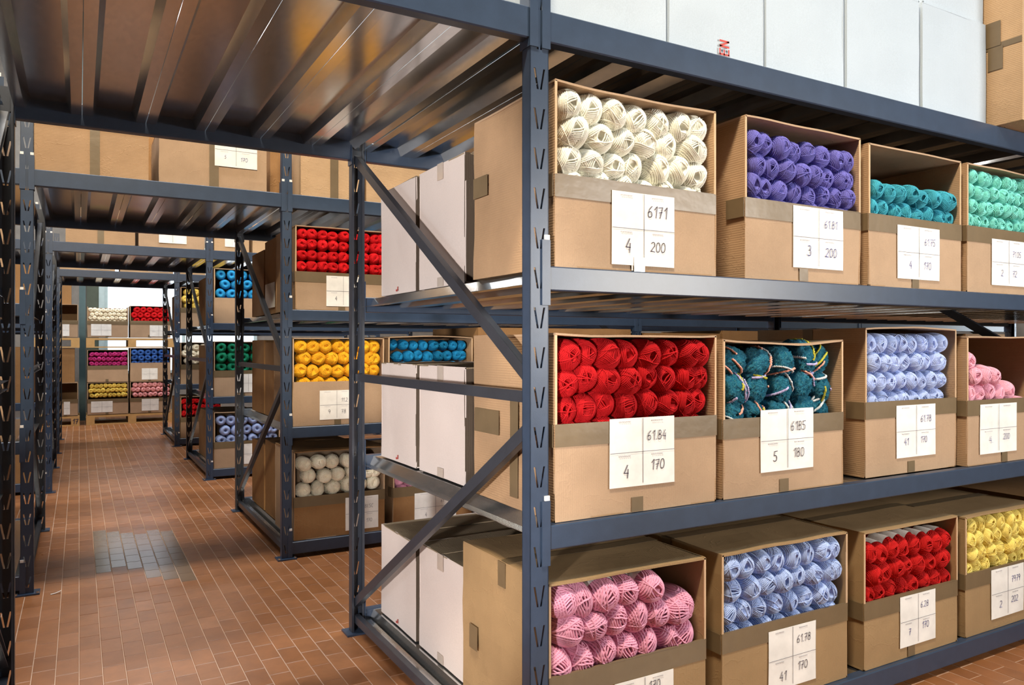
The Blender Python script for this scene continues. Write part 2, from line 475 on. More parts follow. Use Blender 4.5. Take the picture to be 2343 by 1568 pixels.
def beam_mesh(L, h):
    key = (round(L, 3), h)
    if key not in beam_cache:
        mb = MB(); c = .004
        prof = [(0, 0 + c), (c, 0), (.046 - c, 0), (.046, c), (.046, h - c), (.046 - c, h), (c, h), (0, h - c)]   # (y, z)
        n = len(prof)
        mb.poly([(0, y, z) for y, z in prof] + [(L, y, z) for y, z in prof],
                [tuple(range(n)), tuple(range(2 * n - 1, n - 1, -1))] + [(i, i + n, (i + 1) % n + n, (i + 1) % n) for i in range(n)])
        beam_cache[key] = mb.mesh('beam', M['paint'])
    return beam_cache[key]


CONN_L = MB().box(-.027, .004, -.006, -.001, -.125, .082).box(0., .004, -.004, .058, -.125, .082).mesh('connector_plate', M['paint'])   # at a beam's left end
CONN_R = MB().box(-.004, .027, -.006, -.001, -.125, .082).box(-.004, 0., -.004, .058, -.125, .082).mesh('connector_plate', M['paint'])
CAP_L = MB().box(-.017, .001, -.0065, -.0005, .0825, .098).mesh('clip', M['white_cap'])
CAP_R = MB().box(-.001, .017, -.0065, -.0005, .0825, .098).mesh('clip', M['white_cap'])


def rack(row, label, right_n, left_n, extra=0, group='rows of shelving one behind another'):
    POSTX = POSTX0 + tuple(4.355 + 3.123 * (k + 1) for k in range(extra))
    Y0 = ROWY[row]; Y1 = Y0 + DEEP
    root = empty('shelving_rack', (0, Y0, 0)); tag(root, label, 'rack', group)
    for ix, x in enumerate(POSTX):
        p = put('post', POST_F, root, (x, 0, .009)); put('base_plate', PLATE, root, (x, 0, 0))
        put('post', POST_B, root, (x + PW, DEEP, .009), PI); put('base_plate', PLATE, root, (x + PW, DEEP, 0), PI)
        for dx, dy in ((-.02, -.015), (PW + .02, -.015)): put('bolt', BOLT, root, (x + dx, dy, .012))
        xc = x + PW / 2
        ya, yb = PD * .6, DEEP - PD * .6
        # side frame: C-section ties and braces
        def brace(name, za, zb, wid=.042):
            mb = MB(); p = Vector((xc - .016, ya, za)); q = Vector((xc - .016, yb, zb)); D = (q - p).normalized()
            Nn = D.cross(Vector((1, 0, 0))).normalized()
            mb.bar(p, q, (.003, 0, 0), Nn * wid)
            for s_ in (-1, 1):
                mb.bar(p + Vector((.014, 0, 0)) + Nn * s_ * (wid / 2 - .0015), q + Vector((.014, 0, 0)) + Nn * s_ * (wid / 2 - .0015), (.028, 0, 0), Nn * .003)
            mb.build(name, M['brace_shade_paint'], root)
        brace('tie', 1.335, 1.335, .038)
        brace('tie', .075, .075, .04)
        brace('brace', 1.385, 2.475)
        brace('brace', 1.245, .155)
    spans = ((0, 1, (0, 1, 2, 3), left_n), (1, 2, (3,), 6), (2, 3, (0, 1, 2, 3), right_n)) + tuple((3 + k, 4 + k, (0, 1, 2, 3), 12 if row == 0 else 0) for k in range(extra))
    for a, b, levels, npan in spans:
        xa, xb = POSTX[a] + PW, POSTX[b]
        for lv in levels:
            h = BH[lv]
            for back in (0, 1):
                if back == 0:
                    o = put('beam', beam_mesh(xb - xa, h), root, (xa, 0, LV[lv] - h))
                else:
                    o = put('beam', beam_mesh(xb - xa, h), root, (xb, DEEP, LV[lv] - h), PI)
                put('connector_plate', CONN_L, o, (0, 0, h)); put('connector_plate', CONN_R, o, (xb - xa, 0, h))
                tag(put('clip', CAP_L, o, (0, 0, h)), 'small white clip on the beam end')
                tag(put('clip', CAP_R, o, (xb - xa, 0, h)), 'small white clip on the beam end')
            for k in range(npan):
                if a == 0: x = xb - (k + 1) * PAN + .03
                elif a == 1: x = -.243 + k * PAN
                else: x = xa - .010 + k * PAN
                put('deck_panel', PANEL, root, (x, .045, LV[lv] - .005))
    return root


rack(0, 'nearest blue steel rack holding the large yarn cartons', 12, 4, 1)
rack(1, 'second blue steel rack with the golden and scarlet yarn', 12, 5, 2)
rack(2, 'third blue steel rack with blue and green yarn cones', 8, 4)
rack(3, 'farthest blue steel rack before the pallets at the window', 6, 4)

# ------------------------------------------------------------------ stroke lettering (pen strokes on a unit box)
def arc(cx, cy, rx, ry, a0, a1, n=9):
    return [(cx + rx * math.cos(R(a0 + (a1 - a0) * i / n)), cy + ry * math.sin(R(a0 + (a1 - a0) * i / n))) for i in range(n + 1)]


GL = {
    '0': [arc(.28, .5, .24, .48, 80, 440, 14)], '1': [[(.08, .68), (.34, 1.), (.30, 0)]],
    '2': [arc(.28, .74, .22, .24, 160, -40, 8) + [(.02, .04), (.16, .08), (.56, .02)]],
    '3': [arc(.24, .76, .2, .22, 140, -90, 8) + arc(.24, .28, .26, .28, 90, -150, 9)],
    '4': [[(.34, 1.0), (.04, .36), (.46, .34)], [(.42, .66), (.40, -.05)]],
    '5': [[(.5, .98), (.14, .94), (.10, .56)] + arc(.24, .3, .24, .28, 110, -140, 9)],
    '6': [[(.44, .98), (.18, .7), (.06, .36)] + arc(.27, .26, .21, .25, 170, 510, 12)],
    '7': [[(.04, .9), (.5, .96), (.26, 0)], [(.14, .48), (.46, .54)]],
    '8': [arc(.28, .76, .17, .22, -90, 270, 10), arc(.28, .27, .22, .26, 90, 450, 10)],
    '9': [arc(.26, .72, .2, .25, 0, 360, 10) + [(.46, .6), (.36, 0)]],
    '.': [[(.08, .02), (.14, .06)]], '/': [[(.05, 0), (.4, 1)]],
    'B': [[(.05, 0), (.05, 1)] + arc(.1, .76, .3, .24, 90, -90, 6) + arc(.1, .26, .36, .27, 90, -90, 6)],
    'I': [[(.1, 0), (.1, 1)]], 'S': [arc(.26, .76, .2, .22, 40, 230, 6) + arc(.24, .26, .22, .26, 70, -150, 7)],
    'C': [arc(.3, .5, .26, .5, 50, 310, 9)], 'E': [[(.48, 1), (.05, 1), (.05, 0), (.48, 0)], [(.05, .52), (.4, .52)]],
    'N': [[(.05, 0), (.05, 1), (.5, 0), (.5, 1)]],
}
ADV = {'.': .26, '1': .48, 'I': .3, '/': .5}


def strokes(mb, text, x, z, h, wd, y=0., slant=.08, rot=0.):
    """ribbons in the x-z plane at depth y, facing -Y"""
    cx = 0.; ca, sa = math.cos(rot), math.sin(rot)
    for ch in text:
        if ch == ' ': cx += .5; continue
        for pl in GL[ch]:
            pts = []
            for a, b in pl:
                u = (cx + a + slant * b) * h; v = b * h
                pts.append(Vector((x + u * ca - v * sa, z + u * sa + v * ca)))
            for p, q in zip(pts, pts[1:]):
                d = q - p
                if d.length < 1e-6: continue
                n = Vector((-d.y, d.x)).normalized() * wd / 2; e = d.normalized() * wd * .3
                mb.poly([(c.x, y, c.y) for c in (p - e - n, q + e - n, q + e + n, p - e + n)], [(0, 1, 2, 3)])
        cx += ADV.get(ch, .66)


# ------------------------------------------------------------------ cartons
def paper(root, x0, x1, z0, z1, texts, y=-.0035, ink='ink', tape=None, ragged=0, sd=None):
    """sheet on the carton front (local coords); texts: list of (u, v, height, string)"""
    W, Hh = x1 - x0, z1 - z0
    mb = MB()
    sd = rnd.random() * 50 if sd is None else sd
    mb.slab((x0, y, z0), (W, 0, 0), (0, 0, Hh), .0008, 4, 4, .0025, sd)
    if ragged: mb.slab((x0 - .006, y + .0012, z0 - .006), (W * .55, 0, 0), (0, 0, Hh * .5), .0008, 2, 2, .001, sd)
    p = mb.build('paper_label', M['paper'], root)
    ln = MB(); yy = y - .0024
    ln.poly([(x0 + W * .495, yy, z0 + .01), (x0 + W * .503, yy, z0 + .01), (x0 + W * .503, yy, z1 - .002), (x0 + W * .495, yy, z1 - .002)], [(0, 1, 2, 3)])
    ln.poly([(x0 + .002, yy, z0 + Hh * .496), (x1 - .002, yy, z0 + Hh * .496), (x1 - .002, yy, z0 + Hh * .505), (x0 + .002, yy, z0 + Hh * .505)], [(0, 1, 2, 3)])
    tag(ln.build('printed_lines', M['line'], p), kind='stuff')
    fp = MB()
    for u in (.14, .64):
        for v in (.44, .94):
            for q in range(6):
                a = x0 + W * (u + .03 * q); b = z0 + Hh * v
                fp.poly([(a, yy, b), (a + W * .02, yy, b), (a + W * .02, yy, b + Hh * .02), (a, yy, b + Hh * .02)], [(0, 1, 2, 3)])
    tag(fp.build('small_print', M['faint'], p), kind='stuff')
    if texts:
        tx = MB()
        for u, v, h, s in texts: strokes(tx, s, x0 + W * u, z0 + Hh * v, Hh * h, Hh * h * .075, yy - .0004)
        tag(tx.build('handwriting', M[ink], p), kind='stuff')
    if tape:
        MB().slab((x0 + W * tape, y - .0025, z0 - .022), (W * .17, 0, 0), (0, 0, .05), .0006, 3, 2, .001).build('tape_patch', M['tape_c'], root)
    return p


def carton(label, x0, x1, yf, z0, z1, zf, depth=.6, rot=0., mat='kraft', side='kraft_h', tape=True, tape2=True, pap=None, inks='ink',
           sag=0., top=True, group=None, inner='kraft', gap=.0, seed=None, cat='box', toptape=False, tp=None):
    """open-fronted carton, front panel up to zf; returns its root"""
    Wd, D, Hh, F = x1 - x0, depth, z1 - z0, zf - z0; FLAP[0] = zf; FLAP[1] = z1
    root = empty('cardboard_carton', (x0, yf, z0), rot); tag(root, label, cat, group)
    sd = rnd.random() * 40 if seed is None else seed
    T = .006
    b = MB()
    b.slab((0, 0, T), (Wd, 0, 0), (0, D, 0), T, 3, 3, 0)                      # bottom
    b.slab((Wd, D, 0), (-Wd, 0, 0), (0, 0, Hh), T, 5, 5, .003, sd)            # back
    b.slab((0, D, 0), (0, -D, 0), (0, 0, Hh), T, 8, 8, .008, sd + 3)          # left side
    b.slab((Wd, 0, 0), (0, D, 0), (0, 0, Hh), T, 8, 8, .008, sd + 6)          # right side
    b.build('body', M[side], root)
    if top:
        sg = (lambda a, c: -sag * 4 * a * (1 - a) * (1 - c)) if sag else None
        MB().slab((0, -.002, Hh), (Wd, 0, 0), (0, D, 0), T * 1.2, 10, 6, .005, sd + 9, sg).build('top_panel', M[mat], root)
    for ex in (-.001, Wd - T - .001):   # raw corrugated edges round the opening
        MB().box(ex, ex + T + .002, -.002, .002, F, Hh - .004).build('cut_edge', M['edge'], root)
    fp = MB().slab((0, 0, 0), (Wd, 0, 0), (0, 0, F), T, 12, 6, .0025, sd + 12)
    fp.build('front_panel', M[mat], root)
    if tape:
        MB().slab((-.002, -.0022, F - .072), (Wd + .004, 0, 0), (0, 0, .075), .0006, 12, 2, .0025, sd + 12).box(0, Wd, -.002, T + .004, F, F + .0012).build('tape', M['tape'], root)
        MB().box(-.0095, -.0085, -.002, .09, F - .072, F + .002).build('tape', M['tape'], root)
    if tape2: MB().slab((Wd * .44, -.0042, 0.002), (.05, 0, 0), (0, 0, .05), .0006, 2, 2, .001).build('tape', M['tape'], root)
    if toptape:
        MB().slab((.04 * 0, D * .42, Hh + .004), (Wd, 0, 0), (0, .055, 0), .0006, 8, 2, .004, sd + 9).build('tape', M['tape'], root)
        MB().slab((-.0035, D * .45, Hh - .09), (0, .055, 0), (0, 0, .09), .0006, 2, 2, .001).build('tape', M['tape'], root)
    if pap:
        paper(root, *pap, ink=inks, tape=tp, y=-.0050, sd=sd + 12)
    return root


def closed_box(label, x0, x1, y0, y1, z0, z1, mat='white_card', topmat=None, tape='side', group=None, cat='box', extra=None, frontmat=None, rot=0.):
    W, D, Hh = x1 - x0, y1 - y0, z1 - z0
    root = empty('cardboard_box', (x0, y0, z0), rot); tag(root, label, cat, group)
    sd = rnd.random() * 60; T = .005
    b = MB()
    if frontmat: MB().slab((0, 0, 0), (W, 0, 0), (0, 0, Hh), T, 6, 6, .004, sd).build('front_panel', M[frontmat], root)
    else: b.slab((0, 0, 0), (W, 0, 0), (0, 0, Hh), T, 6, 6, .004, sd)
    b.slab((W, D, 0), (-W, 0, 0), (0, 0, Hh), T, 3, 3, .003, sd)
    b.slab((0, D, 0), (0, -D, 0), (0, 0, Hh), T, 6, 6, .004, sd + 3)
    b.slab((W, 0, 0), (0, D, 0), (0, 0, Hh), T, 3, 3, .003, sd + 6)
    b.slab((0, D, .001), (W, 0, 0), (0, -D, 0), T, 3, 3, 0)
    b.build('body', M[mat], root)
    # two top flaps meeting along the middle
    fm = M[topmat or mat]
    MB().slab((0, 0, Hh), (W, 0, 0), (0, D * .495, 0), T, 6, 3, .006, sd + 9).build('top_flap', fm, root)
    MB().slab((0, D * .505, Hh), (W, 0, 0), (0, D * .495, 0), T, 6, 3, .006, sd + 11).build('top_flap', fm, root)
    if tape == 'side':      # pale tape patch down the left face and over the middle seam
        MB().slab((-.0045, D * .56, Hh - .07), (0, -.06, 0), (0, 0, .072), .0006, 2, 3, .001).build('tape', M['tape_c'], root)
        MB().slab((-.0045, D * .56, .002), (0, -.06, 0), (0, 0, .04), .0006, 2, 3, .001).build('tape', M['tape_c'], root)
    if tape == 'brown':
        MB().slab((W * .45, -.0045, 0), (.06, 0, 0), (0, 0, Hh), .0006, 2, 6, .002, sd).build('tape', M['tape'], root)
    if tape == 'cross':     # brown tape over the top edge and down the front
        MB().slab((0, -.005, Hh - .035), (W, 0, 0), (0, 0, .037), .0006, 8, 2, .003, sd).build('tape', M['tape'], root)
        MB().slab((W * .47, -.0065, 0), (.055, 0, 0), (0, 0, Hh), .0006, 2, 6, .002, sd).build('tape', M['tape'], root)
    if extra: extra(root, W, D, Hh)
    return root


def far_yarn(k):
    m = Y_[k].copy(); n = m.node_tree.nodes
    for q in n:
        if q.type == 'TEX_NOISE': q.inputs['Scale'].default_value *= 14
        if q.type == 'BUMP': q.inputs['Distance'].default_value = .002
    return m


# ------------------------------------------------------------------ yarn balls (unit shape: radius 1, long axis Y)
def ovoid(p, e=.64):
    r = math.hypot(p.x, p.z)
    if r < 1e-6: return p
    k = r ** e / r
    return Vector((p.x * k, p.y, p.z * k))


def ball_base(mb, nu=26, nv=16, hole=.26, rad=.955):
    k = len(mb.v)
    for j in range(nv + 1):
        th = PI * j / nv
        for i in range(nu):
            ph = 2 * PI * i / nu
            r = math.sin(th); y = -math.cos(th)
            p = ovoid(Vector((r * math.cos(ph), y, r * math.sin(ph))))
            q = math.hypot(p.x, p.z)
            if q < hole: p.y *= .66 + .30 * (q / hole) ** 2
            mb.v.append(tuple(p * rad))
    for j in range(nv):
        for i in range(nu):
            a = k + j * nu + i; b = k + j * nu + (i + 1) % nu
            mb.f.append((a, b, b + nu, a + nu))


def skein_mesh(seed, r=.046, bands=6, hair=0, c0=.20, seg=36, n_in=7):
    g = random.Random(seed); mb = MB(); ball_base(mb, hole=.27, rad=.91)
    a0 = g.uniform(0, 360)

    def loop(n, c, lay, rr_=r):
        e1 = (Vector((0, 1, 0)) - n * n.y).normalized(); e2 = n.cross(e1); rr = math.sqrt(1 - c * c); pts = []
        for i in range(seg):
            a = 2 * PI * i / seg
            pts.append(ovoid(n * c + (e1 * math.cos(a) + e2 * math.sin(a)) * rr) * lay)
        mb.tube(pts, rr_, 4, True)
    # under-winding that closes the surface
    for k in range(3):
        ph = R(a0 + 60 * k + 25); n = Vector((math.cos(ph), .05 * k, math.sin(ph))).normalized()
        c = -.9
        while c < .92:
            if abs(c) > .24: loop(n, c, .915 + .012 * k, r * .95)
            c += r * 2.3
    # outer bundles, each a flat band of strands passing beside the eye
    for k in range(bands):
        ph = R(a0 + k * (360 / bands) * (2 if bands % 2 else 1) * 1.0 + g.uniform(-16, 16)); tilt = g.uniform(-.20, .20)
        n = Vector((math.cos(ph) * math.cos(tilt), math.sin(tilt), math.sin(ph) * math.cos(tilt)))
        c = c0 + g.uniform(-.03, .07); lay = .945 + .018 * (k % 3) + g.uniform(0, .015)
        for q in range(n_in + g.randint(-1, 2)):
            if c > .88: break
            loop(n, c, lay + g.uniform(-.006, .006)); c += r * g.uniform(1.7, 2.15)
    for k in range(3):
        ph = g.uniform(0, 2 * PI); n = Vector((math.cos(ph), g.uniform(-.5, .5), math.sin(ph))).normalized()
        loop(n, g.uniform(.15, .45), 1.01, r * .9)
    for k in range(hair):
        d = Vector((g.gauss(0, 1), g.gauss(0, 1), g.gauss(0, 1))).normalized(); p = ovoid(d) * .98
        tng = d.cross(Vector((g.gauss(0, 1), g.gauss(0, 1), g.gauss(0, 1)))).normalized()
        q = p + d * g.uniform(.04, .12) + tng * g.uniform(.05, .22)
        s_ = d.cross(tng) * .004
        m_ = (p + q) / 2 + d * .03
        mb.poly([p - s_, p + s_, m_ + s_, m_ - s_], [(0, 1, 2, 3)]); mb.poly([m_ - s_, m_ + s_, q], [(0, 1, 2)])
    return mb.mesh('yarn_ball', Y_['ivory'], True)


def cone_mesh(seed, r=.024):
    """flat-ended crochet cotton ball with a round hole"""
    g = random.Random(seed); mb = MB(); nu = 30
    prof = [(-.30, .20), (-.62, .22), (-.80, .30), (-.90, .45), (-.90, .62), (-.80, .80), (-.55, .94), (-.2, 1.0), (.2, 1.0), (.55, .94), (.8, .8), (.9, .5), (.9, .1)]
    k = len(mb.v)
    for y, q in prof:
        for i in range(nu):
            a = 2 * PI * i / nu; mb.v.append((q * math.cos(a), y, q * math.sin(a)))
    for j in range(len(prof) - 1):
        for i in range(nu):
            a = k + j * nu + i; b = k + j * nu + (i + 1) % nu
            mb.f.append((a, b, b + nu, a + nu))
    mb.f.append(tuple(k + i for i in range(nu)))
    def surf(t, a):
        x = t * (len(prof) - 3) + 1; j = int(x); f = x - j; j2 = min(j + 1, len(prof) - 1)
        y = prof[j][0] * (1 - f) + prof[j2][0] * f; q = prof[j][1] * (1 - f) + prof[j2][1] * f
        return Vector((q * math.cos(a), y, q * math.sin(a)))
    for s_ in range(30):
        a0 = 2 * PI * s_ / 30
        mb.tube([surf(i / 14, a0 + (1 if s_ % 2 else -1) * 1.9 * i / 14) * 1.012 for i in range(13)], r, 4)
    return mb.mesh('yarn_ball', Y_['ivory'], True)


def boucle_mesh(seed):
    mb = MB(); nu, nv = 56, 36
    k = 0
    for j in range(nv + 1):
        th = PI * j / nv
        for i in range(nu):
            ph = 2 * PI * i / nu
            p = ovoid(Vector((math.sin(th) * math.cos(ph), -math.cos(th), math.sin(th) * math.sin(ph))), .85)
            q = p * 9 + Vector((seed, 0, 0))
            band = .035 * math.sin(9 * (p.x * math.cos(seed) + p.z * math.sin(seed)) + 3 * mnoise.noise(p * 2))
            mb.v.append(tuple(p * (1 + .10 * mnoise.noise(q * 1.5) + .06 * mnoise.noise(q * 3) + band)))
    for j in range(nv):
        for i in range(nu):
            a = j * nu + i; b = j * nu + (i + 1) % nu
            mb.f.append((a, b, b + nu, a + nu))
    return mb.mesh('yarn_ball', Y_['boucle'], True)


def boucle_strand(seed):
    g = random.Random(seed); mb = MB()
    ph = g.uniform(-.6, .6); n = Vector((math.cos(ph), g.uniform(-.3, .1), math.sin(ph))).normalized(); c = g.uniform(-.1, .55)
    e1 = (Vector((0, 1, 0)) - n * n.y).normalized(); e2 = n.cross(e1)
    for m_ in range(2):
        rr = math.sqrt(1 - c * c); a0 = g.uniform(0, 6); L = g.uniform(1.2, 3.0); N_ = 44
        pts = []
        for i in range(N_):
            a = a0 + L * i / N_; p = ovoid(n * c + (e1 * math.cos(a) + e2 * math.sin(a)) * rr, .85)
            pts.append(p * (1.06 + .06 * mnoise.noise(p * 14)))
        mb.tube(pts, lambda f: .030 + .042 * abs(math.sin(f * 70 + seed)), 5)
        c += .45
    return mb.mesh('accent_strand', Y_['acc1'], True)


SK = [skein_mesh(s) for s in (1, 2, 3, 4)]
SKH = [skein_mesh(s, r=.042, hair=420, n_in=8) for s in (11, 12, 13, 14, 15)]
SKT = [skein_mesh(s, r=.058, n_in=5) for s in (21, 22, 23, 24)]
CN = [cone_mesh(s) for s in (1, 2)]
BC = [boucle_mesh(s) for s in (1., 2.3, 4.1)]
BS = [boucle_strand(s) for s in range(6)]
FAR = {k: far_yarn(k) for k in list(Y_) if not k.startswith('acc')}
bd = MB(); nu = 28
for yy, q in ((-.42, 1.02), (-.2, 1.055), (.3, 1.055), (.5, 1.01)):
    for i in range(nu): bd.v.append((q * math.cos(2 * PI * i / nu), yy, q * math.sin(2 * PI * i / nu)))
for j in range(3):
    for i in range(nu): bd.f.append((j * nu + i, j * nu + (i + 1) % nu, (j + 1) * nu + (i + 1) % nu, (j + 1) * nu + i))
BAND = bd.mesh('paper_band', M['paper'], True)
ORD = ['first', 'second', 'third', 'fourth', 'fifth', 'sixth', 'seventh', 'eighth', 'ninth', 'tenth', 'eleventh', 'twelfth', 'thirteenth', 'fourteenth']


BALLS = []; FLAP = [0., 9.]


def lowres(seed, cone=False):
    g = random.Random(seed); mb = MB()
    ball_base(mb, 14, 9, .26, .97)
    if not cone:
        a0 = g.uniform(0, 360)
        for k in range(5):
            ph = R(a0 + k * 144 + g.uniform(-14, 14)); tilt = g.uniform(-.16, .16)
            n = Vector((math.cos(ph) * math.cos(tilt), math.sin(tilt), math.sin(ph) * math.cos(tilt)))
            e1 = (Vector((0, 1, 0)) - n * n.y).normalized(); e2 = n.cross(e1); c = .25; lay = .98 + .012 * k
            while c < .8:
                rr = math.sqrt(1 - c * c)
                mb.tube([ovoid(n * c + (e1 * math.cos(2 * PI * i / 15) + e2 * math.sin(2 * PI * i / 15)) * rr) * lay for i in range(15)], .055, 3, True)
                c += .115
    return mb


LOW = None


def fill(where, colour, matkey, meshes, x0, x1, yf, ztop, cols, rows, pz, ry=.075, stagger=.5, jit=.1, band_rows=0, skip=(), squash=1., over=1.10, rowlim=None, name='yarn_ball'):
    """rows of balls behind a carton's opening; row 0 is the top one"""
    if stagger: stagger = .42
    px = (x1 - x0) / (cols - .25 + .2 * (stagger > 0)); group = 'yarn balls in the ' + where
    for r_ in range(rows):
        n = cols if rowlim is None else rowlim[r_]
        for c in range(n):
            if (r_, c) in skip: continue
            st = stagger * px * ((rows - r_) % 2) if stagger else 0
            rx = px / 2 * over * rnd.uniform(.95, 1.05); rz = pz / 2 * over * squash * rnd.uniform(.96, 1.06)
            x = x0 + px * (c + .5) + st + rnd.uniform(-jit, jit) * px * .4
            x = min(max(x, x0 + rx * 1.0 + .004), x1 - rx * 1.0 - .004)
            z = ztop - pz * (r_ + .5) + rnd.uniform(-jit, jit) * pz * .6
            z = min(z, FLAP[1] - .014 - rz)
            if z + rz < FLAP[0]: continue
            y = yf + ry * .93 + rnd.uniform(-.006, .016)
            if z - rz < FLAP[0] + .004: y = max(y, yf + .012 + ry)
            rn = 'top' if r_ == 0 else ORD[r_]
            lab = f'{colour} ball, {ORD[c]} from left in {rn} row, {where}'
            d = DEP(x, y); qx = 1171.5 + FPX * (x * math.cos(YAW) - y * math.sin(YAW)) / d; qy = HOR - FPX * (z - EYE) / d
            size = rx * FPX / d
            if not (-20 < qx < 2370 and -20 < qy < 1590): size = 0
            rot = (rnd.uniform(-.09, .09), rnd.uniform(0, 6.28), rnd.uniform(-.15, .15))
            BALLS.append(dict(name=name, size=size, me=rnd.choice(meshes), mat=matkey, loc=(x, y, z), sc=(rx, ry, rz), rot=rot, label=lab, group=group, band=r_ < band_rows))


def finish_balls():
    import numpy as np
    skeins = sorted([b for b in BALLS if b['name'] == 'yarn_ball'], key=lambda b: -b['size'])
    one = skeins[:300] + [b for b in BALLS if b['name'] != 'yarn_ball']; rest = skeins[300:]
    for b in one:
        o = bpy.data.objects.new(b['name'], b['me']); COL.objects.link(o)
        o.location = b['loc']; o.scale = b['sc']; o.rotation_euler = b['rot']
        o.material_slots[0].link = 'OBJECT'; o.material_slots[0].material = Y_[b['mat']]
        tag(o, b['label'], 'yarn', b['group'])
        if b['band']:
            q = bpy.data.objects.new('paper_band', BAND); COL.objects.link(q); q.parent = o; q['label'] = 'white paper band'
        if b['mat'] == 'boucle':
            for k in range(3):
                q = bpy.data.objects.new('accent_strand', rnd.choice(BS)); COL.objects.link(q); q.parent = o
                q.rotation_euler = (0, rnd.uniform(-.6, .6), 0)
                q.material_slots[0].link = 'OBJECT'; q.material_slots[0].material = Y_['acc%d' % rnd.randint(1, 4)]
    low = [lowres(s) for s in (1, 2, 3)]
    dat = [(np.array(m.v), m.f) for m in low]
    lst = []
    for V, F in dat:
        tot = np.array([len(f) for f in F]); flat = np.array([i for f in F for i in f]); lst.append((V, tot, flat))
    keys = sorted({b['mat'] for b in rest}); vs, tots, flats, mats = [], [], [], []; off = 0
    for n_, b in enumerate(rest):
        V, tot, flat = lst[n_ % 3]
        Mx = Matrix.LocRotScale(Vector(b['loc']), __import__('mathutils').Euler(b['rot']), Vector(b['sc']))
        A = np.array(Mx); vs.append(V @ A[:3, :3].T + A[:3, 3]); tots.append(tot); flats.append(flat + off)
        mats.append(np.full(len(tot), keys.index(b['mat']))); off += len(V)
    V = np.concatenate(vs); T = np.concatenate(tots); Fl = np.concatenate(flats); Ma = np.concatenate(mats)
    me = bpy.data.meshes.new('yarn_balls'); me.vertices.add(len(V)); me.vertices.foreach_set('co', V.ravel())
    me.loops.add(len(Fl)); me.loops.foreach_set('vertex_index', Fl.astype(np.int32))
    me.polygons.add(len(T)); st = np.concatenate(([0], np.cumsum(T)[:-1])).astype(np.int32)
    me.polygons.foreach_set('loop_start', st)
    for k in keys: me.materials.append(FAR[k])
    me.polygons.foreach_set('material_index', Ma.astype(np.int32)); me.polygons.foreach_set('use_smooth', np.ones(len(T), bool))
    me.update(); me.validate()
    o = bpy.data.objects.new('yarn_balls', me); COL.objects.link(o)
    tag(o, 'smaller yarn balls of all colours in the cartons of the farther racks and pallets', 'yarn', None, 'stuff')


# ------------------------------------------------------------------ front cartons of the nearest rack
YF = 2.078; FIRST = {}
E_ = .008
def P(px, Y=YF): return XP(px, Y)


z2, z3, z4 = LV[2] + .002, LV[1] + .002, LV[0] + .002
# middle shelf (eye level and above)
x0, x1 = P(1270), P(1637)
FIRST[0] = carton('open brown carton of ivory yarn, label 6171, beside the blue post', x0, x1, YF, z2, z2 + .608, z2 + .300, .578, 0, sag=.008, tp=.34,
       pap=(.225, .50, .02, .27, [(.55, .68, .16, '6171'), (.20, .18, .18, '4'), (.60, .20, .14, '200')]), toptape=False)
fill('6171 carton', 'ivory', 'ivory', SKH, x0 + E_, x1 - .004, YF, z2 + .590, 7, 4, .088, ry=.095, jit=.22, over=1.28)
x0, x1 = P(1705), P(1968)
carton('open brown carton of violet yarn, label 61.81, above the navy yarn', x0, x1, YF, z2, z2 + .620, z2 + .305, .60,
       pap=(.26, .56, .055, .30, [(.60, .68, .13, '61.81'), (.26, .2, .17, '3'), (.62, .2, .15, '200')]), inks='blue_ink')
fill('61.81 carton', 'violet', 'violet', SKH, x0 + E_, x1 - E_, YF, z2 + .565, 8, 4, .082, ry=.07, jit=.18, over=1.24)
x0, x1 = P(1988), P(2198)
carton('half empty brown carton of teal yarn between violet and mint', x0, x1, YF, z2, z2 + .610, z2 + .308, .60,
       pap=(.19, .50, .04, .275, [(.62, .66, .13, '61.75'), (.26, .2, .14, '4'), (.6, .2, .14, '170')]), inks='blue_ink')
fill('half empty teal carton', 'teal', 'teal', SKH, x0 + E_, x1 - E_, YF, z2 + .458, 8, 3, .080, ry=.07, jit=.15, over=1.18)
x0, x1 = P(2213), P(2213) + .66
carton('open brown carton of mint yarn at the right picture edge', x0, x1, YF, z2, z2 + .612, z2 + .312, .60, tape2=False,
       pap=(.20, .50, .04, .265, [(.60, .64, .13, '71.05'), (.26, .2, .14, '2'), (.6, .2, .14, '72')]), inks='blue_ink')
fill('mint carton', 'mint', 'mint', SKH, x0 + E_, x1 - E_, YF, z2 + .590, 9, 5, .070, ry=.06, jit=.12, over=1.15)
# second shelf
x0, x1 = P(1270), P(1638)
FIRST[1] = carton('open brown carton of red yarn, label 61.84, beside the blue post', x0, x1, YF, z3, z3 + .612, z3 + .315, .578,
       pap=(.215, .50, .09, .325, [(.56, .66, .14, '61.84'), (.20, .14, .18, '4'), (.62, .22, .15, '170')]), sag=.004)
fill('61.84 carton', 'red', 'red', SKH, x0 + E_, x1 - .008, YF, z3 + .596, 8, 4, .092, ry=.09, jit=.16, stagger=0, over=1.24)
x0, x1 = P(1655), P(1928)
carton('open brown carton of speckled teal wool, label 6185', x0, x1, YF, z3, z3 + .598, z3 + .296, .60,
       pap=(.19, .49, .085, .325, [(.55, .64, .15, '6185'), (.22, .16, .17, '5'), (.60, .2, .15, '180')]), sag=.016)
fill('6185 carton', 'speckled teal', 'boucle', BC, x0 + .012, x1 - .016, YF + .004, z3 + .562, 5, 4, .100, ry=.085, jit=.14, stagger=0, over=1.18)
YB = 2.115
x0, x1 = P(1980, YB), P(2187, YB)
